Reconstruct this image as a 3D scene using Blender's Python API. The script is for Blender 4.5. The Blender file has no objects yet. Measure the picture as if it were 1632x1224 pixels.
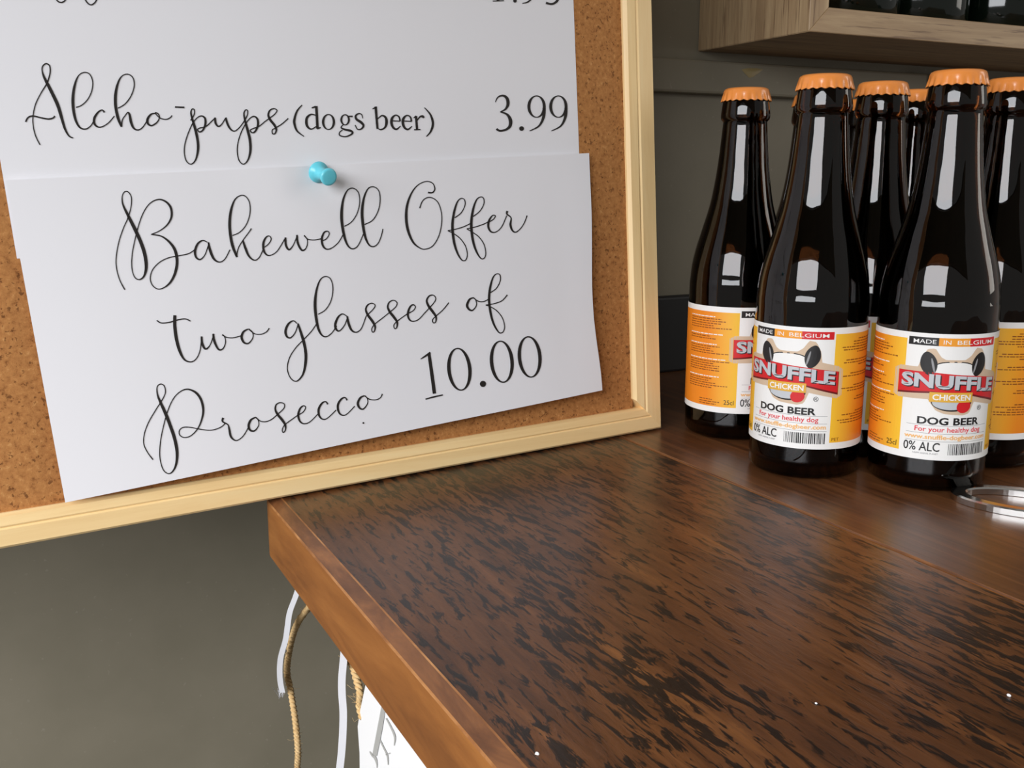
import bpy, bmesh, math, random
from mathutils import Vector, Matrix
R = math.radians
SC = bpy.context.scene
COL = SC.collection

# ---------------------------------------------------------------- camera
ZC = 1.0                                  # counter top height above the floor
EYE = Vector((0, 0, ZC + .155))
FPX, CX, CY, PITCH = 1600.0, 816.0, 612.0, R(11.7)
cam_d = bpy.data.cameras.new('camera')
cam_d.sensor_width = 36.0
cam_d.lens = 36.0 * FPX / 1632.0
cam_d.clip_start = .01
cam = bpy.data.objects.new('camera', cam_d); COL.objects.link(cam)
cam.location = EYE
cam.rotation_euler = (R(90) - PITCH, 0, 0)
SC.camera = cam

# ---------------------------------------------------------------- light
SC.view_settings.view_transform = 'Standard'
SC.view_settings.look = 'None'
SC.view_settings.exposure = 0.0
SC.view_settings.gamma = 1.0
SC.view_settings.use_curve_mapping = False
wd = bpy.data.worlds.new('world'); SC.world = wd; wd.use_nodes = True
bg = wd.node_tree.nodes['Background']
bg.inputs[0].default_value = (.92, .90, .86, 1); bg.inputs[1].default_value = .30

def area(name, loc, target, sx, sy, power, color):
    l = bpy.data.lights.new(name, 'AREA'); l.shape = 'RECTANGLE'; l.size = sx; l.size_y = sy
    l.energy = power; l.color = color
    o = bpy.data.objects.new(name, l); COL.objects.link(o); o.location = loc
    o.rotation_euler = (Vector(target) - Vector(loc)).to_track_quat('-Z', 'Y').to_euler()
    return o
# daylight through the open serving hatch behind the camera, and a side door
area('hatch_daylight', (-.72, -.90, 1.80), (-.02, .47, 1.10), 1.45, 1.15, 57, (.94, .96, 1.0))
area('door_daylight', (1.9, .55, 1.65), (.25, .55, 1.1), .5, 1.1, 5, (1.0, .95, .88))

# ---------------------------------------------------------------- pixel helpers
def ray(x, y):
    a = (x - CX) / FPX; b = -(y - CY) / FPX
    return Vector((a, math.cos(PITCH) + b * math.sin(PITCH), -math.sin(PITCH) + b * math.cos(PITCH)))
def hit(x, y, p, n):
    r = ray(x, y); return EYE + r * ((Vector(p) - EYE).dot(n) / r.dot(n))
def ground(x, y, z=ZC):
    return hit(x, y, (0, 0, z), Vector((0, 0, 1)))

# ---------------------------------------------------------------- mesh helpers
def tag(o, label=None, cat=None, group=None, kind=None):
    if label: o['label'] = label
    if cat: o['category'] = cat
    if group: o['group'] = group
    if kind: o['kind'] = kind
    return o
def empty(name, loc=(0, 0, 0), rz=0):
    o = bpy.data.objects.new(name, None); COL.objects.link(o); o.location = loc
    o.rotation_euler = (0, 0, rz); o.empty_display_size = .02
    return o
def link(name, me, parent=None):
    o = bpy.data.objects.new(name, me); COL.objects.link(o)
    if parent: o.parent = parent
    return o
class MB:
    def __init__(s): s.v = []; s.f = []; s.m = []; s.mats = []; s.smooth = []
    def mi(s, m):
        if m not in s.mats: s.mats.append(m)
        return s.mats.index(m)
    def add(s, vs, fs, m, smooth=False):
        b = len(s.v); s.v += [tuple(v) for v in vs]; k = s.mi(m)
        for f in fs: s.f.append(tuple(b + i for i in f)); s.m.append(k); s.smooth.append(smooth)
    def box(s, c, d, m):
        x, y, z = c; a, b, h = d[0] / 2, d[1] / 2, d[2] / 2
        s.add([(x + i * a, y + j * b, z + k * h) for i in (-1, 1) for j in (-1, 1) for k in (-1, 1)],
              [(0, 1, 3, 2), (4, 6, 7, 5), (0, 4, 5, 1), (2, 3, 7, 6), (0, 2, 6, 4), (1, 5, 7, 3)], m)
    def lathe(s, prof, m, n=48, smooth=True, cap0=False, cap1=False):
        vs = []; fs = []
        for r, z in prof: vs += [(r * math.cos(2 * math.pi * i / n), r * math.sin(2 * math.pi * i / n), z) for i in range(n)]
        for j in range(len(prof) - 1):
            for i in range(n):
                k = (i + 1) % n; fs.append((j * n + i, j * n + k, (j + 1) * n + k, (j + 1) * n + i))
        if cap0: fs.append(tuple(range(n - 1, -1, -1)))
        if cap1: fs.append(tuple((len(prof) - 1) * n + i for i in range(n)))
        s.add(vs, fs, m, smooth)
    def tube(s, pts, r, m, n=8, closed=False, flat=1.0, up=Vector((0, 0, 1))):
        pts = [Vector(p) for p in pts]; N = len(pts); vs = []; fs = []
        for i, p in enumerate(pts):
            t = (pts[(i + 1) % N] - pts[i - 1]) if closed else (pts[min(i + 1, N - 1)] - pts[max(i - 1, 0)])
            t.normalize(); a = t.cross(up)
            if a.length < 1e-4: a = t.cross(Vector((1, 0, 0)))
            a.normalize(); b = a.cross(t)
            rr = r[i] if isinstance(r, (list, tuple)) else r
            for k in range(n):
                an = 2 * math.pi * k / n
                vs.append(p + a * rr * math.cos(an) + b * rr * flat * math.sin(an))
        for i in range(N if closed else N - 1):
            for k in range(n):
                j = (i + 1) % N; l = (k + 1) % n
                fs.append((i * n + k, i * n + l, j * n + l, j * n + k))
        if not closed: fs += [tuple(range(n - 1, -1, -1)), tuple((N - 1) * n + k for k in range(n))]
        s.add(vs, fs, m, True)
    def mesh(s, name, normals=True):
        me = bpy.data.meshes.new(name); me.from_pydata(s.v, [], s.f)
        for m in s.mats: me.materials.append(m)
        me.polygons.foreach_set('material_index', s.m); me.polygons.foreach_set('use_smooth', s.smooth)
        if normals:
            bm = bmesh.new(); bm.from_mesh(me); bmesh.ops.recalc_face_normals(bm, faces=bm.faces[:]); bm.to_mesh(me); bm.free()
        me.update(); return me
    def build(s, name, parent=None): return link(name, s.mesh(name), parent)
def bevel(o, w, seg=2):
    m = o.modifiers.new('bevel', 'BEVEL'); m.width = w; m.segments = seg; m.limit_method = 'ANGLE'; return o
def spline(pts, n=6):
    out = []; P = [pts[0]] + list(pts) + [pts[-1]]
    for i in range(1, len(P) - 2):
        a, b, c, d = P[i - 1:i + 3]
        for k in range(n):
            t = k / n
            out.append(tuple(.5 * (2 * b[q] + (c[q] - a[q]) * t + (2 * a[q] - 5 * b[q] + 4 * c[q] - d[q]) * t * t
                       + (3 * b[q] - a[q] - 3 * c[q] + d[q]) * t ** 3) for q in range(len(b))))
    out.append(tuple(pts[-1])); return out

# ---------------------------------------------------------------- materials
def lin(c):
    return tuple((x / 255 / 12.92 if x / 255 <= .04045 else ((x / 255 + .055) / 1.055) ** 2.4) for x in c) + (1,)
def mat(name, rgb, rough=.5, metal=0, spec=.5, coat=0):
    m = bpy.data.materials.new(name); m.use_nodes = True; b = m.node_tree.nodes['Principled BSDF']
    b.inputs['Base Color'].default_value = lin(rgb); b.inputs['Roughness'].default_value = rough
    b.inputs['Metallic'].default_value = metal; b.inputs['Specular IOR Level'].default_value = spec
    b.inputs['Coat Weight'].default_value = coat
    return m
def N(m, t, **kw):
    n = m.node_tree.nodes.new(t)
    for k, v in kw.items():
        if hasattr(n, k): setattr(n, k, v)
    return n
def L(m, a, b): m.node_tree.links.new(a, b)
def coords(m, scale, rot=(0, 0, 0)):
    t = N(m, 'ShaderNodeTexCoord'); mp = N(m, 'ShaderNodeMapping')
    mp.inputs['Scale'].default_value = scale; mp.inputs['Rotation'].default_value = rot
    L(m, t.outputs['Object'], mp.inputs['Vector']); return mp.outputs['Vector']
def noise(m, vec, scale, detail=6, rough=.6, dist=0):
    n = N(m, 'ShaderNodeTexNoise'); n.inputs['Scale'].default_value = scale; n.inputs['Detail'].default_value = detail
    n.inputs['Roughness'].default_value = rough; n.inputs['Distortion'].default_value = dist
    L(m, vec, n.inputs['Vector']); return n.outputs['Fac']
def ramp(m, fac, stops):
    r = N(m, 'ShaderNodeValToRGB'); e = r.color_ramp.elements
    while len(e) < len(stops): e.new(.5)
    for k, (p, c) in enumerate(stops):
        e[k].position = p; e[k].color = lin(c) if len(c) == 3 else c
    L(m, fac, r.inputs['Fac']); return r.outputs['Color']
def mix(m, fac, a, b, mode='MIX'):
    n = N(m, 'ShaderNodeMix'); n.data_type = 'RGBA'; n.blend_type = mode
    for s, v in ((n.inputs[0], fac), (n.inputs[6], a), (n.inputs[7], b)):
        if hasattr(v, 'links'): L(m, v, s)
        else: s.default_value = v
    return n.outputs[2]
def bsdf(m): return m.node_tree.nodes['Principled BSDF']
def bump(m, h, strength, dist=.001):
    b = N(m, 'ShaderNodeBump'); b.inputs['Strength'].default_value = strength; b.inputs['Distance'].default_value = dist
    L(m, h, b.inputs['Height']); L(m, b.outputs['Normal'], bsdf(m).inputs['Normal'])
BW = lambda a: (a, a, a, 1)

def wood(name, stops, sx, sy, rough=.4, rot=(0, 0, 0), fleck=None, bumpy=.2, coat=0):
    m = mat(name, (128, 128, 128), rough, coat=coat)
    v = coords(m, (sy, sy, sx) if rot[1] else (sx, sy, sy))
    f = noise(m, v, 1, 8, .65, .6)
    c = ramp(m, f, stops)
    if fleck: c = mix(m, ramp(m, noise(m, v, 4, 3, .6), [(.56, BW(0)), (.66, BW(.7))]), c, lin(fleck))
    L(m, c, bsdf(m).inputs['Base Color']); bump(m, f, bumpy)
    return m

def counter_material():
    m = mat('dark_stained_teak', (90, 60, 38), .34, spec=.38)
    b = bsdf(m)
    vg = coords(m, (5, 55, 55))                 # long grain (local x)
    g = noise(m, vg, 1, 8, .65, .9)
    base = ramp(m, g, [(.26, (54, 31, 17)), (.42, (90, 54, 29)), (.58, (113, 70, 38)), (.70, (142, 91, 48)), (.82, (176, 119, 66))])
    big = noise(m, coords(m, (4, 9, 9)), 1, 3, .5, .8)
    base = mix(m, ramp(m, big, [(.42, BW(0)), (.66, BW(.55))]), base, lin((74, 47, 34)))
    fl = noise(m, coords(m, (62, 300, 300)), 1, 4, .66, .5)
    dens = noise(m, coords(m, (5, 13, 13)), 1, 2, .5, .4)
    add = N(m, 'ShaderNodeMath', operation='MULTIPLY_ADD'); L(m, dens, add.inputs[0]); add.inputs[1].default_value = .42; L(m, fl, add.inputs[2])
    mask = ramp(m, add.outputs[0], [(.705, BW(0)), (.760, BW(.95))])
    col = mix(m, mask, base, lin((26, 20, 17)))
    fine = ramp(m, noise(m, coords(m, (60, 420, 420)), 1, 3, .6), [(.3, BW(.8)), (.7, BW(1.1))])
    col = mix(m, 1.0, col, fine, 'MULTIPLY')
    L(m, col, b.inputs['Base Color'])
    rr = N(m, 'ShaderNodeMath', operation='MULTIPLY_ADD'); L(m, big, rr.inputs[0]); rr.inputs[1].default_value = .25; rr.inputs[2].default_value = .22
    L(m, rr.outputs[0], b.inputs['Roughness'])
    bump(m, add.outputs[0], .22, .0012)
    return m
def plank2_material():
    m = mat('brown_stained_teak', (90, 60, 38), .3)
    g = noise(m, coords(m, (6, 150, 150)), 1, 8, .7, .5)
    c = ramp(m, g, [(.25, (54, 32, 19)), (.5, (98, 61, 35)), (.75, (134, 88, 52))])
    L(m, c, bsdf(m).inputs['Base Color']); bump(m, g, .12)
    return m
M = {}
M['counter'] = counter_material()
M['plank2'] = plank2_material()
M['edge_wood'] = wood('bare_orange_teak', [(.25, (98, 54, 22)), (.5, (146, 90, 40)), (.75, (172, 112, 54))], 6, 45, .45, bumpy=.15)
M['chamfer'] = wood('stained_chamfer', [(.3, (78, 47, 28)), (.5, (108, 68, 40)), (.75, (150, 98, 56))], 20, 80, .45, bumpy=.3)
M['worn_edge'] = wood('worn_teak_arris', [(.3, (112, 68, 36)), (.5, (150, 98, 54)), (.75, (200, 146, 92))], 30, 90, .5, bumpy=.4)
M['pine'] = wood('pale_pine', [(.25, (232, 192, 130)), (.5, (247, 214, 156)), (.75, (251, 226, 174))], 4, 60, .45, fleck=None, bumpy=.05)
M['pine_v'] = wood('pale_pine_upright', [(.25, (232, 192, 130)), (.5, (247, 214, 156)), (.75, (251, 226, 174))], 4, 60, .45, rot=(0, R(90), 0), bumpy=.05)
M['oak'] = wood('washed_oak_laminate', [(.2, (126, 98, 70)), (.45, (172, 143, 108)), (.65, (196, 168, 130)), (.85, (214, 190, 152))], 5, 110, .5, fleck=(112, 84, 60), bumpy=.12)
M['oak_v'] = wood('washed_oak_laminate_upright', [(.2, (126, 98, 70)), (.45, (172, 143, 108)), (.65, (196, 168, 130)), (.85, (214, 190, 152))], 5, 110, .5, rot=(0, R(90), 0), fleck=(112, 84, 60), bumpy=.12)
def cork():
    m = mat('cork', (176, 124, 76), .85, spec=.2)
    v = coords(m, (1, 1, 1))
    a = noise(m, v, 400, 5, .7); vor = N(m, 'ShaderNodeTexVoronoi'); vor.inputs['Scale'].default_value = 420; L(m, v, vor.inputs['Vector'])
    c = ramp(m, a, [(.30, (128, 80, 42)), (.42, (172, 116, 66)), (.6, (188, 131, 76)), (.75, (216, 164, 106))])
    sp = ramp(m, noise(m, v, 560, 2, .5), [(.62, BW(0)), (.69, BW(.75))])
    c = mix(m, sp, c, lin((96, 56, 28)))
    L(m, c, bsdf(m).inputs['Base Color']); bump(m, a, .35, .0006); return m
M['cork'] = cork()
def paper(name, rgb):
    m = mat(name, rgb, .75, spec=.25); n = noise(m, coords(m, (1, 1, 1)), 30, 3); bump(m, n, .05, .001); return m
M['paper'] = paper('white_paper', (238, 237, 240))
M['ink'] = mat('black_ink', (40, 36, 34), .6, spec=.3)
M['pin'] = mat('turquoise_plastic', (105, 208, 224), .3)
M['steel'] = mat('polished_steel', (205, 203, 200), .16, metal=1)
M['black'] = mat('black_rubber', (22, 22, 23), .6)
def wallmat():
    m = mat('grey_wall_paint', (130, 123, 105), .55)
    v = coords(m, (1, 1, 1)); a = noise(m, v, 9, 4); s = noise(m, v, 260, 2, .5)
    c = ramp(m, a, [(.3, (123, 116, 98)), (.7, (135, 127, 109))])
    c = mix(m, ramp(m, s, [(.68, BW(0)), (.75, BW(.35))]), c, lin((160, 155, 140)))
    L(m, c, bsdf(m).inputs['Base Color']); bump(m, s, .12, .0005); return m
M['wall'] = wallmat()
M['floor'] = mat('dark_floor_matting', (60, 58, 54), .8)
def glassmat(name, rgb, rough=.015):
    m = mat(name, rgb, rough); b = bsdf(m)
    b.inputs['Transmission Weight'].default_value = 1.0; b.inputs['IOR'].default_value = 1.5
    return m
M['amber'] = glassmat('amber_glass', (78, 42, 18))
bump(M['amber'], noise(M['amber'], coords(M['amber'], (1, 1, .35)), 70, 2, .5), .30, .0012)
M['beer'] = mat('dark_beer', (14, 8, 6), .15, spec=.2)
M['green_glass'] = mat('dark_green_glass', (10, 18, 12), .08)
M['cap'] = mat('orange_enamel', (244, 150, 70), .28, coat=.4)
M['white_label'] = mat('white_label_paper', (244, 243, 240), .45)
M['lred'] = mat('label_red', (212, 32, 38), .45)
M['lblack'] = mat('label_black', (28, 26, 27), .4)
M['lorange'] = mat('label_orange', (242, 160, 50), .45)
M['lpale'] = mat('label_pale_orange', (244, 186, 110), .45)
M['lpink'] = mat('label_text_red', (226, 62, 72), .45)
M['lhalo'] = mat('label_beige_halo', (214, 188, 160), .45)
M['lgrey'] = mat('label_grey', (150, 150, 152), .45)
M['lsilver'] = mat('label_silver', (196, 200, 204), .45)
M['lshadow'] = mat('label_dark_red', (110, 18, 22), .45)
M['lyellow'] = mat('label_plate_yellow', (228, 176, 66), .45)
M['lbrown'] = mat('label_small_print', (140, 76, 20), .5)
m = mat('label_panel_gradient', (250, 180, 40), .45); a = N(m, 'ShaderNodeVertexColor'); a.layer_name = 'tint'
L(m, a.outputs['Color'], bsdf(m).inputs['Base Color']); M['lpanel'] = m
M['ribbon'] = mat('white_satin_ribbon', (240, 240, 246), .35)
M['twine'] = wood('jute_twine', [(.3, (198, 160, 104)), (.7, (236, 202, 148))], 300, 300, .9, bumpy=.5)
M['card'] = mat('white_card', (246, 246, 246), .6)
M['card_grey'] = mat('grey_print', (176, 176, 172), .6)
M['glue'] = mat('dried_glue', (150, 132, 88), .35)
M['lightwood'] = mat('pale_handle_wood', (216, 178, 128), .5)

# ---------------------------------------------------------------- the setting
AZ = R(26.4)
G = Vector((-math.sin(AZ), math.cos(AZ), 0))       # along the counter, away from the camera
W = Vector((math.cos(AZ), math.sin(AZ), 0))        # along the back wall, to the right
UP = Vector((0, 0, 1))
SHZ = ZC + .250                                     # underside of the wall shelf
SH_F = ground(1290, 50, SHZ); SH_B = ground(1112, 82, SHZ)
WALLP = SH_B.copy()
def wall_pt(x, y): return hit(x, y, WALLP, G)
def gw(a, b, z=0): return G * a + W * b + UP * z
RZ = AZ                                             # local x = W, local y = G
mb = MB(); mb.box((0, 0, -.05), (6, 6, .1), M['floor'])
o = mb.build('floor'); o.rotation_euler.z = RZ; tag(o, kind='structure')
wo = WALLP.copy(); wo.z = 0
mb = MB(); mb.box((0, .03, 1.2), (5, .06, 2.4), M['wall'])
o = mb.build('wall_back'); o.location = wo; o.rotation_euler.z = RZ; tag(o, kind='structure')
# fixing rail let into the wall under the shelf
zt = wall_pt(1112, 98).z; zb = wall_pt(1112, 151).z
mb = MB(); mb.box((0, -.006, (zt + zb) / 2), (5, .012, zt - zb), M['wall'])
o = mb.build('trim_1'); o.location = wo; o.rotation_euler.z = RZ; tag(o, kind='structure'); bevel(o, .002)
mb = MB(); s0 = wall_pt(1100, 468).z
mb.box((0, -.007, ZC + .0), (5, .014, .06), M['black'])
zstrip = s0 - ZC
mb = MB(); mb.box((1.34, -.006, (s0 + ZC) / 2), (3.0, .012, s0 - ZC), M['black'])
o = mb.build('trim_2'); o.location = wo; o.rotation_euler.z = RZ; tag(o, kind='structure'); bevel(o, .002)
# unseen panel added above the hatch, behind the camera, to block high daylight
hd = Vector((-.70, -1.37, 0)).normalized(); hc = Vector((-.37, -.20, 0))
mb = MB(); mb.box((0, 0, 1.965), (3.2, .04, .89), M['wall'])
o = mb.build('hatch_light_blocker'); o.location = hc + hd * .0; o.rotation_euler.z = math.atan2(hd.y, hd.x) + R(90); tag(o, kind='structure')
# screw on the rail
sp = wall_pt(1472, 130) - G * .0125
mb = MB(); mb.lathe([(0, .0), (.0055, .0), (.0055, .0012), (.004, .0026), (.0022, .0026), (.0018, .0014), (0, .0014)], M['steel'], 24)
o = mb.build('screw'); o.location = sp; o.rotation_euler = (R(90), 0, RZ)
tag(o, 'small round screw head on the grey wall rail under the oak shelf', 'screw')
mb = MB(); mb.lathe([(.0058, 0), (.0085, 0), (.0085, .0008), (.0058, .0008)], M['black'], 24)
mb.build('washer', o)

# ---------------------------------------------------------------- counter
E0 = ground(451, 802); E1 = ground(830, 1224)       # top front arris
gdir = (E1 - E0).normalized()                       # towards the camera
SEAM = ground(1000, 700)
g_loc = -gdir; w_loc = Vector((g_loc.y, -g_loc.x, 0))
if w_loc.x < 0: w_loc = -w_loc
pw = (SEAM - E0).dot(w_loc)
THICK = .031
crz = math.atan2(gdir.y, gdir.x)                    # local x runs towards the camera
counter = empty('bar_counter', (E0.x, E0.y, ZC), crz)
tag(counter, 'dark stained wooden bar counter of two wide planks with worn orange front edge', 'counter')
def L2(p):                                          # world -> counter local
    d = Vector(p) - counter.location; return Vector((d.dot(gdir), d.dot(Vector((-gdir.y, gdir.x, 0))), d.z))
# local y: positive to the right side? find the sign
ys = L2(SEAM).y
sgn = 1 if ys > 0 else -1
def plank(name, poly, m_top, m_side, ch=.0035, drop=.003):
    """poly: outline in counter-local xy (counter-clockwise), top at z=0, chamfered arris"""
    cx = sum(p[0] for p in poly) / len(poly); cy = sum(p[1] for p in poly) / len(poly)
    area2 = sum(p[0] * poly[i - 1][1] - poly[i - 1][0] * p[1] for i, p in enumerate(poly))
    if area2 > 0: poly = poly[::-1]
    n = len(poly); nrm = []
    for i in range(n):
        d = Vector((poly[(i + 1) % n][0] - poly[i][0], poly[(i + 1) % n][1] - poly[i][1])).normalized(); nrm.append(Vector((-d.y, d.x)))
    wt = []
    for i in range(n):                               # thin arris along the seams, wide worn chamfer elsewhere
        ya, yb = abs(poly[i][1]), abs(poly[(i + 1) % n][1]); wt.append(.22 if abs(ya - yb) < 1e-5 and ya > .1 else 1)
    def inset(t):
        out = []
        for i in range(n):
            a_, b_ = nrm[i - 1], nrm[i]; da, db = t * wt[i - 1], t * wt[i]; det = a_.x * b_.y - a_.y * b_.x
            k = Vector(((da * b_.y - db * a_.y) / det, (a_.x * db - b_.x * da) / det)) if abs(det) > 1e-3 else a_ * da
            out.append(Vector(poly[i]) + k)
        return out
    bm = bmesh.new(); loops = []
    for t, z in ((0, -drop), (ch * .10, -drop * .78), (ch * .90, -drop * .06), (ch, 0)):
        loops.append([bm.verts.new((p.x, p.y, z)) for p in inset(t)])
    for k in range(3):
        for i in range(n):
            f = bm.faces.new((loops[k][i], loops[k][(i + 1) % n], loops[k + 1][(i + 1) % n], loops[k + 1][i])); f.material_index = (2, 3, 2)[k]
    top = bm.faces.new(loops[3])
    edges = [e for e in bm.edges if len(e.link_faces) == 1]
    ex = bmesh.ops.extrude_edge_only(bm, edges=edges)
    nv = [e for e in ex['geom'] if isinstance(e, bmesh.types.BMVert)]
    for v in nv: v.co.z = -THICK
    bm.normal_update()
    bmesh.ops.recalc_face_normals(bm, faces=bm.faces[:])
    me = bpy.data.meshes.new(name)
    for mm in (m_top, m_side, M['worn_edge'], M['chamfer']): me.materials.append(mm)
    for f in bm.faces:
        nz = f.normal.z
        if f is top: f.material_index = 0
        elif abs(nz) < .05: f.material_index = 1
    bm.to_mesh(me); bm.free()
    return link(name, me, counter)
# front plank with a rounded far corner; far end runs back behind the board to the wall
cor = L2(ground(423, 806)); xe = -.005
fx = 1.1
def sy(v): return v * sgn
arc = []
r0 = .016; OUT = .0045
for k in range(7):
    t = k / 6 * math.pi / 2 * .85
    arc.append((-.022 + r0 * .6 - r0 * math.sin(t), sy(r0 - r0 * math.cos(t) - OUT)))
endx = arc[-1][0]; endy = arc[-1][1]
slope = .62                                          # the end is cut at a slant towards the wall
poly1 = [(fx, sy(-OUT))] + arc + [(endx - (pw - abs(endy)) * slope, sy(pw - .0006)), (fx, sy(pw - .0006))]
plank('plank', poly1, M['counter'], M['edge_wood'], .0062, .0032)
wl = L2(WALLP - G * .002); wl2 = L2(WALLP + W * 1.0 - G * .002)
def wallx(y): return wl.x + (wl2.x - wl.x) * (y - wl.y) / (wl2.y - wl.y)
y0, y1 = sy(pw + .0006), sy(pw + .30)
xa = endx - (pw - abs(endy)) * slope - .03
xa = max(xa, wallx(y0))
poly2 = [(fx, y0), (xa, y0), (wallx(sy(pw + .05)) + .001, sy(pw + .05)), (wallx(y1) + .001, y1), (fx, y1)]
p2 = plank('plank', poly2, M['plank2'], M['edge_wood'], .0022, .0010)
y2 = sy(pw + .3012); y3 = sy(pw + .62)
plank('plank', [(fx, y2), (wallx(y2) + .001, y2), (wallx(y3) + .001, y3), (fx, y3)], M['plank2'], M['edge_wood'], .0022, .0010)

# ---------------------------------------------------------------- wall shelf with dark bottles
shelf = empty('wall_shelf', (SH_F.x, SH_F.y, SHZ), RZ)
tag(shelf, 'washed oak box shelf on the wall above the bottles', 'shelf')
dep = (SH_B - SH_F).dot(G) + .0; T = .0165; SW = .62; SHH = .30
def panel(name, c, d, m, parent=shelf):
    q = MB(); q.box(c, d, m); return bevel(q.build(name, parent), .0008, 1)
def mitred(name, poly, m):
    q = MB(); n = len(poly)
    q.add([(x, .0005, z) for x, z in poly] + [(x, dep - .0005, z) for x, z in poly],
          [tuple(range(n)), tuple(range(2 * n - 1, n - 1, -1))] + [(i, (i + 1) % n, n + (i + 1) % n, n + i) for i in range(n)], m)
    return bevel(q.build(name, shelf), .0005, 1)
mitred('bottom_panel', [(0, 0), (SW, 0), (SW - T, T), (T, T)], M['oak'])
mitred('top_panel', [(0, SHH), (T, SHH - T), (SW - T, SHH - T), (SW, SHH)], M['oak'])
mitred('side_panel', [(0, 0), (T, T), (T, SHH - T), (0, SHH)], M['oak_v'])
mitred('side_panel', [(SW, 0), (SW, SHH), (SW - T, SHH - T), (SW - T, T)], M['oak_v'])
panel('back_panel', (SW / 2, dep - .004, SHH / 2), (SW - 2 * T, .005, SHH - 2 * T), M['oak'])
wprof = [(0, .004), (.026, .003), (.034, 0), (.0368, .004), (.0372, .02), (.0372, .17), (.034, .186), (.022, .2), (.0165, .212), (.0148, .24), (.0152, .255), (.0158, .262), (0, .262)]
wm = MB(); wm.lathe(wprof, M['green_glass'], 40); wine_me = wm.mesh('wine_bottle')
for k, dx in enumerate((.075, .156, .238)):
    o = link('wine_bottle', wine_me); o.location = shelf.matrix_basis @ Vector((dx, .045 + .008 * (k % 2), T + .0005))
    tag(o, 'dark green glass bottle standing inside the oak wall shelf, %s from its left side' % ('first', 'second', 'third')[k], 'bottle', 'dark bottles inside the wall shelf')

# ---------------------------------------------------------------- notice board
A = ground(1055, 685); C0 = ground(0, 880)
EU = (A - C0).normalized(); BN = Vector((EU.y, -EU.x, 0))
LEAN = R(4.4)
EV = UP * math.cos(LEAN) - BN * math.sin(LEAN)
NN = BN * math.cos(LEAN) + UP * math.sin(LEAN)
ORG = A + UP * .0012
def bpt(u, v, off=0): return ORG + EU * u + EV * v + NN * off
def uv_of(px, py, off):
    p = hit(px, py, ORG + NN * off, NN) - ORG
    return p.dot(EU), p.dot(EV)
BM = Matrix((( EU.x, NN.x, EV.x, ORG.x), (EU.y, NN.y, EV.y, ORG.y), (EU.z, NN.z, EV.z, ORG.z), (0, 0, 0, 1)))
board = empty('notice_board'); board.matrix_world = BM      # local x along, y out, z up
tag(board, 'cork notice board in a pale pine frame leaning at the end of the counter', 'notice board')
ui, vi = uv_of(1014, 652, 0)
FWU = abs(ui); FWV = vi
BWID, BHEI, FD = .60, .45, .013
CORK = -.0045
def frame_bar(name, L0, wdt, m, corner, axis, flip):
    # profile across the bar: outer face, flat, small groove, inner bead sloping to the cork
    prof = [(0, -FD), (0, -.001), (.001, 0), (wdt * .55, 0), (wdt * .60, -.0007), (wdt * .66, -.0002), (wdt * .92, -.0009), (wdt, -.003), (wdt, -FD)]
    q = MB(); vs = []
    for e in (0, 1):
        for (a, o) in prof:
            t = a if e == 0 else L0 - a                    # mitred ends
            x, z = (t, a) if axis == 'h' else (a, t)
            if axis == 'h': x, z = -t, (a if not flip else BHEI - a)
            else: x, z = (-a if not flip else -BWID + a), t
            vs.append((x, o, z))
    n = len(prof); fs = [(i, (i + 1) % n, n + (i + 1) % n, n + i) for i in range(n)] + [tuple(range(n)), tuple(range(2 * n - 1, n - 1, -1))]
    q.add(vs, fs, m); return q.build(name, board)
frame_bar('frame_bar', BWID, FWV, M['pine'], None, 'h', False)
frame_bar('frame_bar', BWID, FWV, M['pine'], None, 'h', True)
frame_bar('frame_bar', BHEI, FWU, M['pine_v'], None, 'v', False)
frame_bar('frame_bar', BHEI, FWU, M['pine_v'], None, 'v', True)
q = MB(); q.box((-BWID / 2, CORK - .003, BHEI / 2), (BWID - 2 * FWU + .002, .006, BHEI - 2 * FWV + .002), M['cork']); q.build('cork_panel', board)
q = MB(); q.box((-BWID / 2, -FD - .0012, BHEI / 2 - .0), (BWID - .004, .0024, BHEI - .004), M['black']); q.build('backing', board)
for bx in (-.03, -.40):
    q = MB(); q.box((bx, -FD + .001, .001), (.045, .005, .004), M['black']); q.build('foot_pad', board)

# sheets of paper pinned to the cork
def s_upper(u, v): return CORK + .0008 + .0006 * math.sin(u * 21)
top_l = uv_of(10, 287, CORK); top_r = uv_of(938, 244, CORK); bot_r = uv_of(960, 622, CORK); bot_l = uv_of(104, 800, CORK)
pinuv = uv_of(508, 276, CORK)
V_T = (top_l[1] + top_r[1]) / 2; V_B = (bot_l[1] + bot_r[1]) / 2
def s_lower(u, v):
    s = max(0, min(1.1, (V_T - v) / (V_T - V_B))); rr = (u - bot_l[0]) / (bot_r[0] - bot_l[0])
    d = .0030 + (.0065 * s ** 1.4) * (.45 + .55 * rr) + .0012 * math.sin(rr * 9) * s * (1 - s * .5)
    rp = math.hypot(u - pinuv[0], v - pinuv[1])
    d -= .0012 * math.exp(-(rp / .012) ** 2)
    d += .0012 * math.exp(-(((u - pinuv[0]) * .7 + (v - pinuv[1] + .018)) / .02) ** 2) * math.exp(-((u - pinuv[0] + .015) / .03) ** 2)
    d += .003 * max(0, rr - .9) * 10 * (s * (1 - s)) * 1.5
    return CORK + d
def surf(px, py, fun, lift=0):
    off = CORK
    for _ in range(8):
        u, v = uv_of(px, py, off); off = fun(u, v)
    u, v = uv_of(px, py, off + lift); return (u, v, off + lift)
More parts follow.
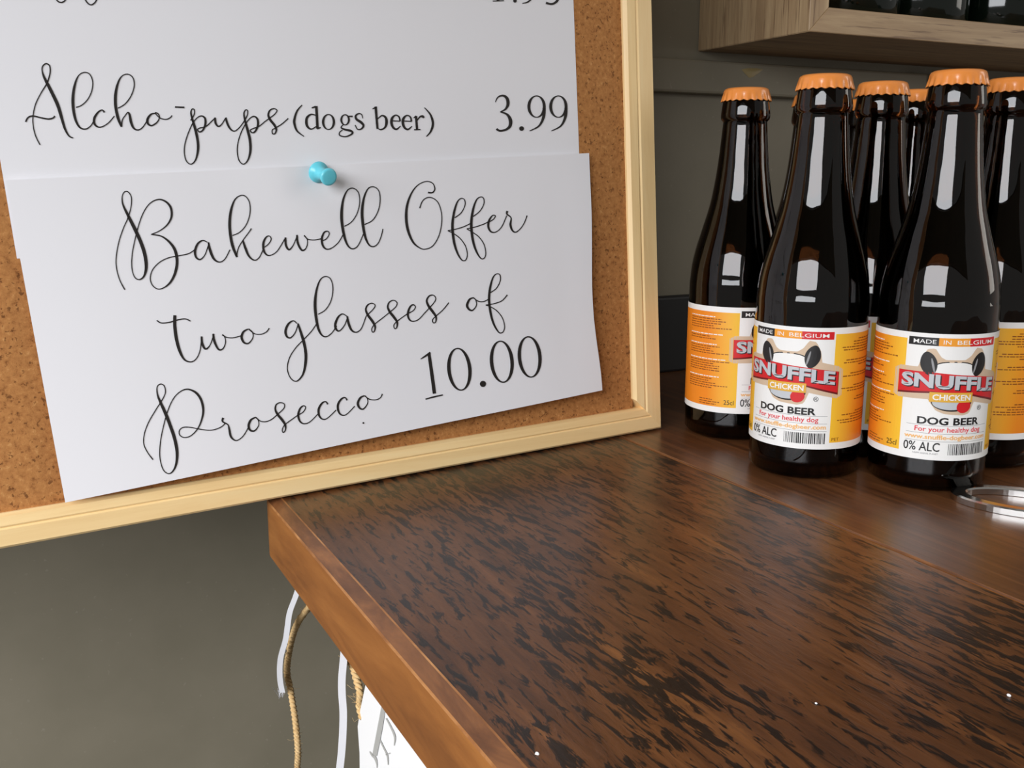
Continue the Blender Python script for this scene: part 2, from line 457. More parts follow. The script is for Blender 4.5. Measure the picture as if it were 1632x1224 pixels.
def sheet(name, corners, fun, nx, ny, wob=None):
    cs = [surf(x, y, fun) for x, y in corners]      # tl, tr, br, bl
    q = MB(); vs = []
    for j in range(ny + 1):
        t = j / ny
        for i in range(nx + 1):
            s = i / nx
            u = (cs[0][0] * (1 - s) + cs[1][0] * s) * (1 - t) + (cs[3][0] * (1 - s) + cs[2][0] * s) * t
            v = (cs[0][1] * (1 - s) + cs[1][1] * s) * (1 - t) + (cs[3][1] * (1 - s) + cs[2][1] * s) * t
            if wob: u += wob(s, t)
            vs.append((u, fun(u, v), v))
    q.add(vs, [(j * (nx + 1) + i, j * (nx + 1) + i + 1, (j + 1) * (nx + 1) + i + 1, (j + 1) * (nx + 1) + i) for j in range(ny) for i in range(nx)], M['paper'], True)
    o = q.build(name); o.matrix_world = BM
    return o
sheet1 = sheet('paper_sheet', [(-98, -320), (902, -320), (929, 405), (27, 412)], s_upper, 24, 14)
tag(sheet1, 'upper white printed price list sheet pinned flat on the cork board', 'paper')
sheet2 = sheet('paper_sheet', [(9, 287), (939, 244), (960, 622), (104, 801)], s_lower, 60, 36, lambda s, t: -.0034 * s ** 4 * math.sin(math.pi * t ** 1.5) ** 2)
tag(sheet2, 'lower white sheet with the Bakewell Offer, curling away from the cork board', 'paper')

# ---- lettering: pen strokes (x, y, width) traced on the sheets
def ribbon(q, stroke, org, sc, fun, m, sub=6, lift=.00025, dw=6):
    pts = []; w = dw
    for p in stroke:
        if len(p) > 2: w = p[2]
        pts.append((p[0], p[1], w))
    pts = spline(pts, sub) if len(pts) > 2 else pts
    vs = []
    for i, (x, y, w) in enumerate(pts):
        a = pts[max(0, i - 1)]; b = pts[min(len(pts) - 1, i + 1)]
        dx, dy = b[0] - a[0], b[1] - a[1]; l = math.hypot(dx, dy) or 1
        nx, ny = -dy / l * w * .55, dx / l * w * .55
        for k in (-1, 1):
            u, v, o = surf(org[0] + (x + nx * k) / sc, org[1] + (y + ny * k) / sc, fun, lift); vs.append((u, o, v))
    q.add(vs, [(2 * i, 2 * i + 1, 2 * i + 3, 2 * i + 2) for i in range(len(pts) - 1)], m)
def ring(q, cx, cy, rx, ry, wx, wy, org, sc, fun, m, tilt=0, n=40):
    vs = []
    for i in range(n):
        t = 2 * math.pi * i / n
        for (a, b) in ((rx, ry), (rx - wx, ry - wy)):
            x, y = a * math.cos(t), b * math.sin(t)
            X = cx + x * math.cos(tilt) - y * math.sin(tilt); Y = cy + x * math.sin(tilt) + y * math.cos(tilt)
            u, v, o = surf(org[0] + X / sc, org[1] + Y / sc, fun, .00025); vs.append((u, o, v))
    q.add(vs, [(2 * i, 2 * i + 1, 2 * ((i + 1) % n) + 1, 2 * ((i + 1) % n)) for i in range(n)], m)
def disc(q, cx, cy, r, org, sc, fun, m): 
    vs = []
    for i in range(16):
        t = 2 * math.pi * i / 16; u, v, o = surf(org[0] + (cx + r * math.cos(t)) / sc, org[1] + (cy + r * math.sin(t)) / sc, fun, .00025); vs.append((u, o, v))
    q.add(vs, [tuple(range(16))], m)
INK = M['ink']
ZA = ((0, 0), 3.1385); ZB = ((440, 0), 3.1385); ZCC = ((160, 270), 3.4); ZD = ((560, 270), 3.4); ZE = ((160, 540), 3.4)
alcho = [
 [(200,725,5),(178,680),(166,630),(165,580),(178,520),(205,465,5),(235,415,6),(250,365),(248,330),(230,318),(213,332),(211,355),(220,385,10),(240,425,14),(265,475,15),(290,530,15),(308,590,13),(325,645,10),(345,680,7),(365,690,5)],
 [(128,610,7),(140,588),(165,580),(200,588),(240,595),(265,590),(274,580,7)],
 [(380,537,5),(410,525),(440,495),(460,450),(463,405),(447,370),(420,362),(393,378),(375,420,10),(365,480,13),(366,540,13),(378,600,11),(400,638,8),(430,645,6),(455,628,5),(468,605)],
 [(522,562,8),(510,550,6),(490,562,8),(472,590,11),(472,618,10),(490,635,7),(515,632,5),(545,612),(572,580)],
 [(590,541,5),(625,520),(655,480),(671,430),(665,390),(640,371),(610,380),(590,415,9),(578,470,13),(578,530,13),(590,590,13),(608,634,9)],
 [(608,634,5),(612,600,5),(628,575),(640,562,6),(648,575,10),(655,610,12),(668,640,9),(690,650,6),(715,635,5),(742,592)],
 [(775,566,5),(755,572,8),(738,595,11),(740,618,10),(758,628,7),(785,612,6),(797,588,5),(790,568),(775,563)],
 [(775,566,5),(800,590),(830,597),(852,588),(860,577)],
 [(875,535,7),(922,537,7)],
 [(953,602,5),(970,575),(972,550),(962,545),(955,560,7),(960,590,9),(975,640,12),(988,700,12),(990,750,11),(978,800,7),(955,821,5),(932,805),(922,765),(925,720),(940,670),(962,620),(985,590),(1008,580,6),(1025,592,9),(1027,620,10),(1015,650,8),(998,660,6),(988,648,5),(1000,640),(1030,632),(1055,610),(1077,588)],
 [(1076,588,8),(1078,615,10),(1092,632,7),(1110,620,5),(1128,590,5)],
 [(1129,588,8),(1138,620,10),(1155,648,8),(1175,655,5),(1200,635),(1225,600)],
 [(1222,605,5),(1237,575),(1238,553),(1228,550),(1220,568,7),(1225,600,9),(1238,650,12),(1250,700,12),(1252,755,11),(1240,800,7),(1218,821,5),(1196,803),(1187,760),(1190,715),(1205,665),(1228,620),(1250,592),(1270,582,6),(1287,595,9),(1290,625,10),(1278,655,8),(1262,664,6),(1252,652,5),(1265,643),(1295,632),(1325,608)],
 [(1325,608,5),(1350,590),(1375,570),(1385,552),(1370,543),(1350,552,7),(1342,575,9),(1352,600,11),(1372,625,11),(1382,648,9),(1375,668,6),(1363,668,5),(1362,650),(1378,640),(1410,620),(1442,592)],
 [(272,-30,6),(285,2),(305,12),(325,2),(335,-25)],
 [(415,-30,6),(432,8),(455,24),(478,8),(490,-25)],
]
dogs = [
 [(130,525,4),(105,555,8),(92,595,11),(92,620,11),(105,655,8),(140,683,4)],
 [(202,578,4),(175,572,7),(154,590,11),(152,620,12),(163,640,9),(180,645,6),(204,630,4)],
 [(178,540,5),(198,533,9)], [(201,530,12),(207,643,12)], [(205,643,10),(224,638,4)],
 [(362,582,6),(383,582,7)],
 [(335,624,5),(325,638,6),(345,648,9),(375,655,10),(381,668,8),(350,683,6),(320,678,6),(317,663,5),(332,650,5)],
 [(433,592,4),(428,573,5),(412,568,6),(398,580,9),(403,597,11),(425,612,12),(437,628,10),(427,644,7),(408,647,5),(395,625,5)],
 [(482,545,4),(500,537,9)], [(498,533,12),(507,645,10)],
 [(507,596,4),(530,578,7),(549,590,11),(552,618,12),(542,640,8),(522,648,6),(507,640,4)],
 [(577,604,5),(621,606,5)], [(620,606,8),(615,585,7),(598,576,6),(581,590,11),(577,615,12),(586,638,10),(603,646,8),(623,630,4)],
 [(634,605,5),(678,607,5)], [(677,607,8),(672,586,7),(655,577,6),(638,591,11),(634,616,12),(643,639,10),(660,647,8),(680,631,4)],
 [(688,590,4),(701,581,8)], [(700,580,11),(705,648,11)], [(690,649,5),(722,648,5)], [(706,602,5),(720,584,7),(733,582,11),(739,590,9)],
 [(742,538,4),(770,570,8),(783,605,11),(783,630,11),(772,660,8),(752,683,4)],
 [(1097,510,4),(1110,486,6),(1135,478,9),(1155,492,14),(1160,520,14),(1148,545,9),(1122,560,5)],
 [(1122,560,5),(1155,572,10),(1172,600,16),(1170,630,14),(1150,648,10),(1120,654,9),(1102,645,10)],
 [(1341,540,15),(1338,585,13),(1315,630,8),(1268,655,4)], [(1450,540,15),(1447,585,13),(1424,630,8),(1377,655,4)],
]
top195 = [[(1108,-60,12),(1110,2,12)], [(1084,5,5),(1140,3,5)], [(1290,-60,14),(1282,-20,12),(1262,8,7),(1232,17,4)],
          [(1365,-60,6),(1395,-52,12),(1412,-25,14),(1405,5,11),(1380,20,9),(1350,14,10)]]
bakewell = [
 [(132,652,6),(105,600,5),(88,540),(85,480),(98,400),(122,325),(150,260),(166,200),(167,150),(150,122),(130,122),(118,148),(122,190,8),(145,240,13),(180,310,17),(215,385,17),(240,460,17),(248,530,15),(235,580,9),(208,597,6),(183,580,5),(170,530),(172,460),(185,390),(205,310),(230,240),(265,187),(310,163,6),(350,172,9),(380,205,11),(385,255,10),(362,300,7),(320,333,5),(275,352,5)],
 [(275,352,6),(330,362,7),(375,395,11),(405,440,14),(415,500,14),(405,560,13),(380,610,10),(345,640,6),(310,648,5),(280,625),(270,585),(285,540),(325,500),(375,477),(430,467),(480,455),(515,432)],
 [(580,395,5),(555,385,6),(528,402,10),(513,440,12),(518,475,10),(540,488,7),(565,465,5),(582,420),(588,395)],
 [(585,395,8),(595,440,13),(615,485,11),(645,502,6),(675,485,5),(702,435)],
 [(715,358,5),(755,340),(790,300),(810,240),(808,180),(785,145),(757,142),(728,165,7),(708,220,12),(700,290,14),(705,360,14),(718,420,14),(740,475,10)],
 [(738,472,5),(748,425),(775,380),(805,340),(818,320,6)],
 [(772,385,8),(785,425,12),(805,470,10),(835,492,6),(862,475,5),(885,425)],
 [(883,425,5),(910,405),(925,380),(918,362),(900,365,7),(884,395,11),(884,435,11),(900,462,8),(925,464,5),(960,440),(1003,370)],
 [(1003,368,9),(1005,410,11),(1022,435,8),(1045,410,5),(1068,355,5)],
 [(1065,355,9),(1070,400,11),(1092,438,9),(1115,425,5),(1122,385,5),(1105,357)],
 [(1103,358,5),(1125,378),(1160,382),(1197,375)],
 [(1197,390,5),(1225,375),(1240,350),(1232,335),(1212,342,8),(1200,375,11),(1205,412,10),(1225,432,7),(1255,425,5),(1290,395),(1317,350)],
 [(1322,308,5),(1360,285),(1390,240),(1405,180),(1398,125),(1370,102),(1340,112,6),(1317,160,10),(1307,230,14),(1310,300,14),(1325,375,12),(1345,418,8),(1370,430,6),(1398,410,5),(1425,350)],
 [(1432,298,5),(1475,275),(1505,225),(1516,165),(1508,115),(1480,94),(1450,105,6),(1428,155,10),(1418,225,14),(1422,295,14),(1435,365,12),(1455,408,8),(1480,418,6),(1505,400,5),(1522,360),(1531,322)],
]
twogl = [
 [(403,790,15),(403,850,16),(412,920,16),(430,985,14),(455,1030,9),(490,1043,6),(520,1025,5),(540,980),(548,910)],
 [(305,818,6),(330,832),(375,828),(420,815),(460,810),(488,822,6)],
 [(548,905,9),(552,945,12),(570,973,9),(595,950,5),(615,890)],
 [(611,890,9),(617,930,12),(640,975,9),(665,970,6),(678,935,5),(672,905),(660,895)],
 [(660,897,5),(685,910),(720,912),(767,900)],
 [(800,865,6),(775,880,10),(765,910,12),(778,938,10),(802,942,7),(825,915,5),(825,885),(803,863)],
 [(803,865,5),(835,890),(870,893),(900,880),(915,860,6)],
 [(1065,835,5),(1045,820,6),(1018,838,10),(1003,875,12),(1010,905,10),(1030,912,7),(1055,885,5),(1072,838)],
 [(1070,835,8),(1085,880,12),(1103,940,14),(1113,1000,14),(1110,1060,13),(1095,1115,9),(1062,1148,6),(1030,1130,5),(1013,1080),(1025,1020),(1060,965),(1105,918),(1145,875),(1172,835)],
 [(1180,785,5),(1220,760),(1250,710),(1260,645),(1248,595),(1220,580),(1192,597,6),(1172,650,10),(1163,720,14),(1167,790,14),(1180,860,12),(1200,898,8),(1225,906,6),(1255,885,5),(1280,848)],
 [(1335,795,5),(1310,783,6),(1285,805,10),(1272,845,12),(1282,872,9),(1300,872,6),(1325,840,5),(1340,797)],
 [(1337,795,8),(1345,835,12),(1362,872,10),(1388,882,6),(1415,860,5),(1440,795)],
 [(1440,795,5),(1480,755),(1488,735),(1470,725),(1448,735,7),(1438,760,9),(1450,790,12),(1472,820,13),(1488,850,10),(1485,875,6),(1475,882,5),(1470,865),(1485,840),(1525,808)],
]
sesof = [
 [(165,808,5),(200,780),(240,745),(247,722),(228,709),(205,720,7),(197,745,9),(208,772,12),(230,800,13),(248,828,10),(246,855,6),(235,863,5),(230,845),(245,825),(285,795),(310,778)],
 [(308,780,5),(335,765),(347,745),(335,733,6),(318,745,9),(306,780,11),(312,810,9),(332,823,6),(365,812,5),(402,772)],
 [(400,775,5),(445,725),(457,700),(445,682),(423,685,7),(408,710,9),(418,740,12),(440,770,13),(458,798,10),(457,825,6),(445,832,5),(440,815),(458,795),(495,762),(528,722)],
 [(660,695,6),(640,705,10),(627,735,12),(637,758,10),(657,763,7),(677,738,5),(675,710),(660,693)],
 [(662,697,5),(690,715),(720,715),(748,700)],
 [(752,668,5),(785,645),(806,605),(805,572),(787,566),(768,585,7),(753,635,11),(746,695,12),(750,750,12),(762,810,11),(780,855,9),(802,885,6),(822,880,5),(830,850),(818,805),(790,768),(755,745),(728,735)],
 [(728,735,5),(770,728),(815,712),(845,680,6)],
]
offer = [
 [(415,125,8),(440,125,7),(452,105,6),(440,75,5),(405,65),(360,85),(325,130,8),(302,195,12),(297,265,14),(308,335,13),(335,395,10),(370,425,6),(400,432,5),(440,415),(472,365),(488,300),(488,235),(470,180),(440,155),(410,153),(385,172),(370,210,6)],
 [(560,262,5),(595,235),(615,195),(613,165),(595,157),(575,175,7),(558,225,11),(548,290,13),(550,350,13),(560,410,12),(578,460,9),(600,492,6),(620,490,5),(628,460),(618,415),(590,375),(555,348),(522,332)],
 [(522,332,5),(560,325),(610,310),(650,290)],
 [(660,255,5),(697,225),(718,185),(715,155),(697,150),(677,167,7),(660,215,11),(650,280,13),(652,340,13),(662,400,12),(680,450,9),(703,483,6),(722,478,5),(728,450),(718,405),(690,365),(655,340),(625,322)],
 [(625,322,5),(670,312),(720,295),(750,278)],
 [(745,285,5),(770,270),(780,252),(765,250,6),(747,275,10),(742,310,11),(757,338,8),(785,338,5),(815,310),(842,250)],
 [(845,225,11),(843,242,8),(865,262,6),(862,300,11),(872,330,9),(890,340,6),(915,322,5),(937,290),(952,250)],
]
prosecco = [
 [(285,655,6),(255,615,5),(235,570),(238,515),(262,450),(300,385),(335,330),(352,290),(345,255),(325,245),(307,262),(310,305,8),(328,350,13),(355,410,16),(380,475,16),(403,545,16),(415,615,15),(410,680,11),(390,720,7),(365,730,5),(338,705),(322,640),(325,560),(340,480),(365,390),(395,325),(430,288),(470,273,7),(515,290,11),(545,330,12),(557,385,11),(548,440,8),(525,490,6),(490,525,5),(455,535),(430,522),(428,497),(448,480),(490,480),(540,490),(600,495),(650,480),(680,455)],
 [(665,428,11),(662,448,8),(690,465,6),(698,490,10),(705,525,11),(720,545,8),(742,550,5),(775,525),(806,472)],
 [(840,425,6),(815,440,10),(803,470,12),(812,495,10),(835,498,7),(857,470,5),(855,440),(840,424)],
 [(842,427,5),(870,447),(905,447),(938,430)],
 [(932,434,5),(965,405),(995,375),(995,352),(972,346),(952,358,7),(948,385,9),(962,412,12),(985,440,13),(1002,468,10),(1002,495,6),(990,508,5),(986,490),(1000,465),(1040,435),(1078,408)],
 [(1078,410,5),(1100,395),(1112,372),(1100,363,6),(1082,378,9),(1072,412,11),(1080,445,9),(1102,460,6),(1135,450,5),(1178,408)],
 [(1232,355,8),(1220,340,6),(1200,350,9),(1183,380,11),(1185,415,10),(1203,435,7),(1230,430,5),(1278,385)],
 [(1337,333,8),(1325,318,6),(1305,327,9),(1287,357,11),(1290,393,10),(1308,413,7),(1335,408,5),(1378,365)],
 [(1430,308,6),(1408,320,10),(1395,350,12),(1405,375,10),(1425,380,7),(1447,352,5),(1447,325),(1432,307)],
 [(1433,310,5),(1460,328),(1495,330),(1518,318),(1528,298,6)],
]
def letters(name, parent, groups, fun, extra=None):
    q = MB()
    for strokes, (org, sc) in groups:
        for s in strokes: ribbon(q, s, org, sc, fun, INK)
    if extra: extra(q)
    o = link(name, q.mesh(name, False), parent); o.matrix_parent_inverse = Matrix.Identity(4)
    return o
def ex1(q):
    ring(q, 262, 610, 33, 40, 12, 5, *ZB, s_upper, INK); ring(q, 345, 599, 24, 28, 10, 5, *ZB, s_upper, INK)
def ex1b(q):
    disc(q, 1228, 643, 12, *ZB, s_upper, INK)
    ring(q, 1303, 533, 46, 56, 15, 5, *ZB, s_upper, INK); ring(q, 1412, 533, 46, 56, 15, 5, *ZB, s_upper, INK)
letters('lettering', sheet1, [(alcho[:14], ZA)], s_upper)
letters('lettering', sheet1, [(alcho[14:], ZA)], s_upper)
letters('lettering', sheet1, [(dogs[:20], ZB)], s_upper, ex1)
letters('lettering', sheet1, [(dogs[20:], ZB)], s_upper, ex1b)
def ex0(q):
    disc(q, 1195, 4, 9, *ZB, s_upper, INK); ring(q, 1262, -62, 30, 45, 12, 5, *ZB, s_upper, INK)
letters('lettering', sheet1, [(top195, ZB)], s_upper, ex0)
letters('lettering', sheet2, [(bakewell, ZCC)], s_lower)
letters('lettering', sheet2, [(offer, ZD)], s_lower)
letters('lettering', sheet2, [(twogl[:7], ZCC)], s_lower)
letters('lettering', sheet2, [(twogl[7:], ZCC), (sesof[:3], ZD)], s_lower)
letters('lettering', sheet2, [(sesof[3:], ZD)], s_lower)
def ex2(q):
    for s in ([(375,1028,4),(400,1012,9),(428,992,10)], [(420,996,15),(436,1110,17),(450,1215,17)], [(402,1245,6),(450,1232,8),(496,1222,6)]): ribbon(q, s, *ZD, s_lower, INK)
    ring(q, 585, 1083, 66, 117, 19, 7, *ZD, s_lower, INK, R(-6)); disc(q, 713, 1162, 17, *ZD, s_lower, INK)
    ring(q, 815, 1042, 65, 115, 19, 7, *ZD, s_lower, INK, R(-5)); ring(q, 966, 1016, 65, 113, 19, 7, *ZD, s_lower, INK, R(-5))
letters('lettering', sheet2, [(prosecco, ZE)], s_lower)
letters('lettering', sheet2, [], s_lower, ex2)
# old pin hole with a small crease
q = MB(); disc(q, 1425, 456, 5, *ZE, s_lower, INK); link('pin_hole', q.mesh('pin_hole', False), sheet2)

# turquoise push pin
pu, pv, po = surf(505, 274, s_lower)
pin = empty('push_pin'); tag(pin, 'turquoise plastic push pin holding the lower sheet', 'push pin')
z_ax = NN.copy(); x_ax = EU.copy(); y_ax = z_ax.cross(x_ax)
tilt = Matrix.Rotation(R(6), 4, EV)
PM = Matrix(((x_ax.x, y_ax.x, z_ax.x, 0), (x_ax.y, y_ax.y, z_ax.y, 0), (x_ax.z, y_ax.z, z_ax.z, 0), (0, 0, 0, 1)))
pin.matrix_world = Matrix.Translation(bpt(pu, pv, po + .0010)) @ PM @ Matrix.Rotation(R(17), 4, 'X') @ Matrix.Rotation(R(4), 4, 'Y')
q = MB(); q.lathe([(0, 0), (.0048, 0), (.0052, .0008), (.0050, .0018), (.0036, .0026), (.0029, .0046), (.0028, .0078), (.0031, .0094), (.0040, .0102), (.0042, .0112), (.0040, .0119), (.0030, .0121), (0, .0121)], M['pin'], 32)
q.build('pin_head', pin)
q = MB(); q.lathe([(0, -.006), (.0005, -.005), (.0005, .0002)], M['steel'], 10); q.build('needle', pin)

# ---------------------------------------------------------------- dog beer bottles
RB = .0291; LZ0 = .0168; LH = .0632
body = [(.0255, .0), (.0276, .0016), (.0286, .005), (.0288, .010), (.0288, .084), (.0285, .094), (.0276, .1030), (.0256, .1125), (.0225, .1235), (.0186, .1375), (.0163, .1500), (.0147, .1620), (.0135, .1750), (.01265, .1855)]
body = spline(body, 3)
neck = [(.0131, .1862), (.0139, .1870), (.0142, .1885), (.0141, .1905), (.0136, .1945), (.0130, .1985), (.0126, .2012), (.0112, .2020), (.0098, .2012)]
inner = [(.0095, .1950), (.0098, .1850), (.0112, .1740), (.0124, .1620), (.0142, .1490), (.0166, .1370), (.0205, .1230), (.0236, .1120), (.0254, .1030), (.0262, .094), (.0264, .084), (.0264, .010), (.0250, .0062), (.018, .0052), (0, .0062)]
q = MB(); q.lathe([(0, .004), (.017, .0032), (.0225, .0012)] + body + neck + inner, M['amber'], 64)
glass_me = q.mesh('glass_body')
def irad(z):
    pr = sorted((b, a) for a, b in inner if a > 0)
    for (z0, r_0), (z1, r1) in zip(pr, pr[1:]):
        if z0 <= z <= z1: return r_0 + (r1 - r_0) * (z - z0) / (z1 - z0)
    return pr[0][1]
FILL = .1625
bz = [.0068] + [.0068 + (FILL - .0068) * k / 22 for k in range(1, 23)]
q = MB(); q.lathe([(0, bz[0])] + [(irad(z) - .0003, z) for z in bz] + [(0, FILL)], M['beer'], 48)
beer_me = q.mesh('beer')
# crown cap: 21 flutes
n = 168; q = MB(); vs = []; fs = []
capprof = [(0, .2049, 0), (.007, .2049, 0), (.0112, .2047, 0), (.0124, .2041, 0), (.0130, .2031, 0), (.0133, .2019, .06), (.0135, .2007, .35), (.0138, .1993, .85), (.0141, .1980, 1), (.0142, .1974, 1), (.0138, .1974, 1), (.0132, .2000, .5)]
for r, z, k in capprof:
    for i in range(n):
        t = 2 * math.pi * i / n; fl = math.cos(21 * t)
        rr = r + k * .00042 * fl; zz = z - k * .00035 * fl
        vs.append((rr * math.cos(t), rr * math.sin(t), zz))
for j in range(len(capprof) - 1):
    for i in range(n): fs.append((j * n + i, j * n + (i + 1) % n, (j + 1) * n + (i + 1) % n, (j + 1) * n + i))
q.add(vs, fs, M['cap'], True); cap_me = q.mesh('crown_cap')

# label print, laid out by angle (radians, 0 = centre) and height fraction
def cyl(a, v, lay): r = RB + lay; return (r * math.sin(a), -r * math.cos(a), LZ0 + v * LH)
def strip(q, a0, a1, bot, top, m, lay, n=None):
    n = n or max(1, int(abs(a1 - a0) / .06)); vs = []
    for i in range(n + 1):
        a = a0 + (a1 - a0) * i / n; t = i / n
        vs += [cyl(a, bot(t) if callable(bot) else bot, lay), cyl(a, top(t) if callable(top) else top, lay)]
    q.add(vs, [(2 * i, 2 * i + 2, 2 * i + 3, 2 * i + 1) for i in range(n)], m)
def pl(pts):
    def f(t):
        for (a, b), (c, d) in zip(pts, pts[1:]):
            if a <= t <= c: return b + (d - b) * (t - a) / max(1e-6, c - a)
        return pts[-1][1]
    return f
def blob(q, ca, cv, ra, rv, m, lay, rot=0, n=28, pw=1):
    K = max(2, int(ra / .05)); vs = [cyl(ca, cv, lay)]
    for k in range(1, K + 1):
        for i in range(n):
            t = 2 * math.pi * i / n; x, y = k / K * ra * math.copysign(abs(math.cos(t)) ** pw, math.cos(t)), k / K * rv * math.copysign(abs(math.sin(t)) ** pw, math.sin(t))
            x2 = x * math.cos(rot) - y * 2.17 * math.sin(rot); y2 = x / 2.17 * math.sin(rot) + y * math.cos(rot)
            vs.append(cyl(ca + x2, cv + y2, lay))
    fs = [(0, i + 1, (i + 1) % n + 1) for i in range(n)]
    for k in range(K - 1):
        fs += [(1 + k * n + i, 1 + (k + 1) * n + i, 1 + (k + 1) * n + (i + 1) % n, 1 + k * n + (i + 1) % n) for i in range(n)]
    q.add(vs, fs, m)
def text_shape(s, bold):
    cu = bpy.data.curves.new('t', 'FONT'); cu.body = s; cu.resolution_u = 3; cu.offset = bold; cu.fill_mode = 'FRONT'
    ob = bpy.data.objects.new('t', cu); COL.objects.link(ob)
    dg = bpy.context.evaluated_depsgraph_get(); ev = ob.evaluated_get(dg); me = ev.to_mesh()
    vs = [tuple(v.co) for v in me.vertices]; fs = [tuple(p.vertices) for p in me.polygons]
    ev.to_mesh_clear(); bpy.data.objects.remove(ob); bpy.data.curves.remove(cu)
    return vs, fs
def text(q, s, a0, a1, v0, v1, m, lay=.00022, bold=.0, shear=0, arch=0):
    vs, fs = text_shape(s, bold)
    if not vs: return
    x0 = min(v[0] for v in vs); x1 = max(v[0] for v in vs); y0 = min(v[1] for v in vs); y1 = max(v[1] for v in vs)
    out = []
    for x, y, _ in vs:
        t = (x - x0) / (x1 - x0); h = (y - y0) / (y1 - y0)
        out.append(cyl(a0 + (a1 - a0) * t, v0 + (v1 - v0) * h + shear * (t - .5) + arch * (1 - (2 * t - 1) ** 2), lay))
    q.add(out, fs, m)
KL = .00006
parts = {}
q = MB(); strip(q, -2.75, 2.75, 0, 1, M['white_label'], 0, 96); parts['label'] = q.mesh('label', False)
def panel_mesh(s):
    q = MB(); n, k = 30, 10; vs = []; cols = []
    y = lin((250, 196, 52)); orr = lin((240, 138, 32))
    for i in range(n + 1):
        for j in range(k + 1):
            a = .80 + 1.6 * i / n; v = .055 + .895 * j / k
            vs.append(cyl(s * a, v, KL)); t = min(1, max(0, (a - .82) / .6)) * (.55 + .45 * (1 - j / k) if s > 0 else 1)
            cols.append(tuple(y[c] * (1 - t) + orr[c] * t for c in range(3)) + (1,))
    q.add(vs, [(i * (k + 1) + j, i * (k + 1) + j + 1, (i + 1) * (k + 1) + j + 1, (i + 1) * (k + 1) + j) for i in range(n) for j in range(k)], M['lpanel'])
    me = q.mesh('side_panel', False); at = me.color_attributes.new('tint', 'FLOAT_COLOR', 'POINT')
    for i, c in enumerate(cols): at.data[i].color = c
    return me
parts['side_panel'] = panel_mesh(-1); parts['side_panel.b'] = panel_mesh(1)
rnd = random.Random(4)
q = MB()
def smallprint(q, a0, a1, v_top, rows, right=False, head=None):
    v = v_top
    for r_ in range(rows):
        ln = (a1 - a0) * rnd.uniform(.55, 1); a = a1 - ln if right else a0
        end = a + ln
        while a < end:
            wdt = rnd.uniform(.03, .10); strip(q, a, min(end, a + wdt), v, v + .0085, M['white_label'] if (head and r_ == 0) else M['lbrown'], KL * 2, 2); a += wdt + .016
        v -= .0215
for v_top, rows in ((.90, 6), (.735, 3), (.64, 5), (.50, 6), (.335, 6)): smallprint(q, -1.95, -.95, v_top, rows, False, True)
smallprint(q, -1.6, -1.12, .115, 3)
text(q, '25cl', -1.05, -.85, .082, .125, M['lblack'])
parts['small_print'] = q.mesh('small_print', False)
q = MB()
for v_top, rows in ((.90, 6), (.73, 3), (.62, 2), (.52, 3), (.42, 2), (.30, 5)): smallprint(q, .92, 1.9, v_top, rows, True, False)
text(q, 'PET', .84, .98, .07, .095, M['lbrown'])
parts['small_print.b'] = q.mesh('small_print', False)
q = MB()
for a0, a1, m in ((-.77, -.29, M['lblack']), (-.29, .22, M['lorange']), (.22, .77, M['lred'])): strip(q, a0, a1, .905, .968, m, KL)
text(q, 'MADE', -.69, -.33, .920, .952, M['white_label'], bold=.002); text(q, 'IN', -.22, -.10, .920, .952, M['white_label'], bold=.002); text(q, 'BELGIUM', .0, .68, .920, .952, M['white_label'], bold=.002)
parts['origin_band'] = q.mesh('origin_band', False)
# emblem
q = MB()
strip(q, -.98, .98, pl([(0, .50), (.05, .48), (.3, .485), (.37, .40), (.44, .375), (.60, .365), (.66, .38), (.70, .47), (.95, .425), (1, .45)]),
      pl([(0, .71), (.05, .735), (.21, .735), (.22, .80), (.27, .88), (.33, .885), (.38, .82), (.42, .80), (.58, .80), (.63, .83), (.68, .895), (.74, .885), (.79, .80), (.8, .72), (.95, .69), (1, .66)]), M['lhalo'], KL, 60)
parts['emblem_halo'] = q.mesh('emblem_halo', False)
q = MB(); blob(q, 0, .70, .37, .088, M['lblack'], KL * 1.5, pw=.72); blob(q, 0, .695, .36, .085, M['white_label'], KL * 2, pw=.72); blob(q, 0, .47, .34, .075, M['lblack'], KL * 2)
blob(q, -.02, .462, .30, .055, M['lsilver'], KL * 3); blob(q, .20, .435, .125, .05, M['lred'], KL * 4, R(20))
parts['emblem_face'] = q.mesh('emblem_face', False)
for nm, s in (('emblem_ear', -1), ('emblem_ear.b', 1)):
    q = MB(); blob(q, s * .42, .765, .135, .096, M['lblack'], KL * 4, R(-14 * s), pw=1.15); blob(q, s * .35, .752, .018, .06, M['lgrey'], KL * 5, R(-14 * s)); parts[nm] = q.mesh('emblem_ear', False)
q = MB()
strip(q, -.90, .90, pl([(0, .515), (.3, .535), (.7, .515), (1, .455)]), pl([(0, .70), (.3, .70), (.7, .675), (1, .645)]), M['lshadow'], KL * 3)
strip(q, -.90, .89, pl([(0, .53), (.3, .55), (.7, .53), (1, .472)]), pl([(0, .70), (.3, .70), (.7, .675), (1, .645)]), M['lred'], KL * 4)
parts['emblem_banner'] = q.mesh('emblem_banner', False)
q = MB()
text(q, 'SNUFFLE', -.83, .85, .548, .660, M['lblack'], .00040, .052, -.040, .012)
text(q, 'SNUFFLE', -.84, .83, .556, .668, M['lsilver'], .00046, .040, -.040, .012)
parts['brand_lettering'] = q.mesh('brand_lettering', False)
q = MB(); strip(q, -.37, .34, .468, .545, M['lyellow'], KL * 7); text(q, 'CHICKEN', -.32, .30, .483, .530, M['white_label'], .00064, .025)
parts['flavour_plate'] = q.mesh('flavour_plate', False)
q = MB()
text(q, 'DOG BEER', -.53, .53, .285, .345, M['lblack'], bold=.03)
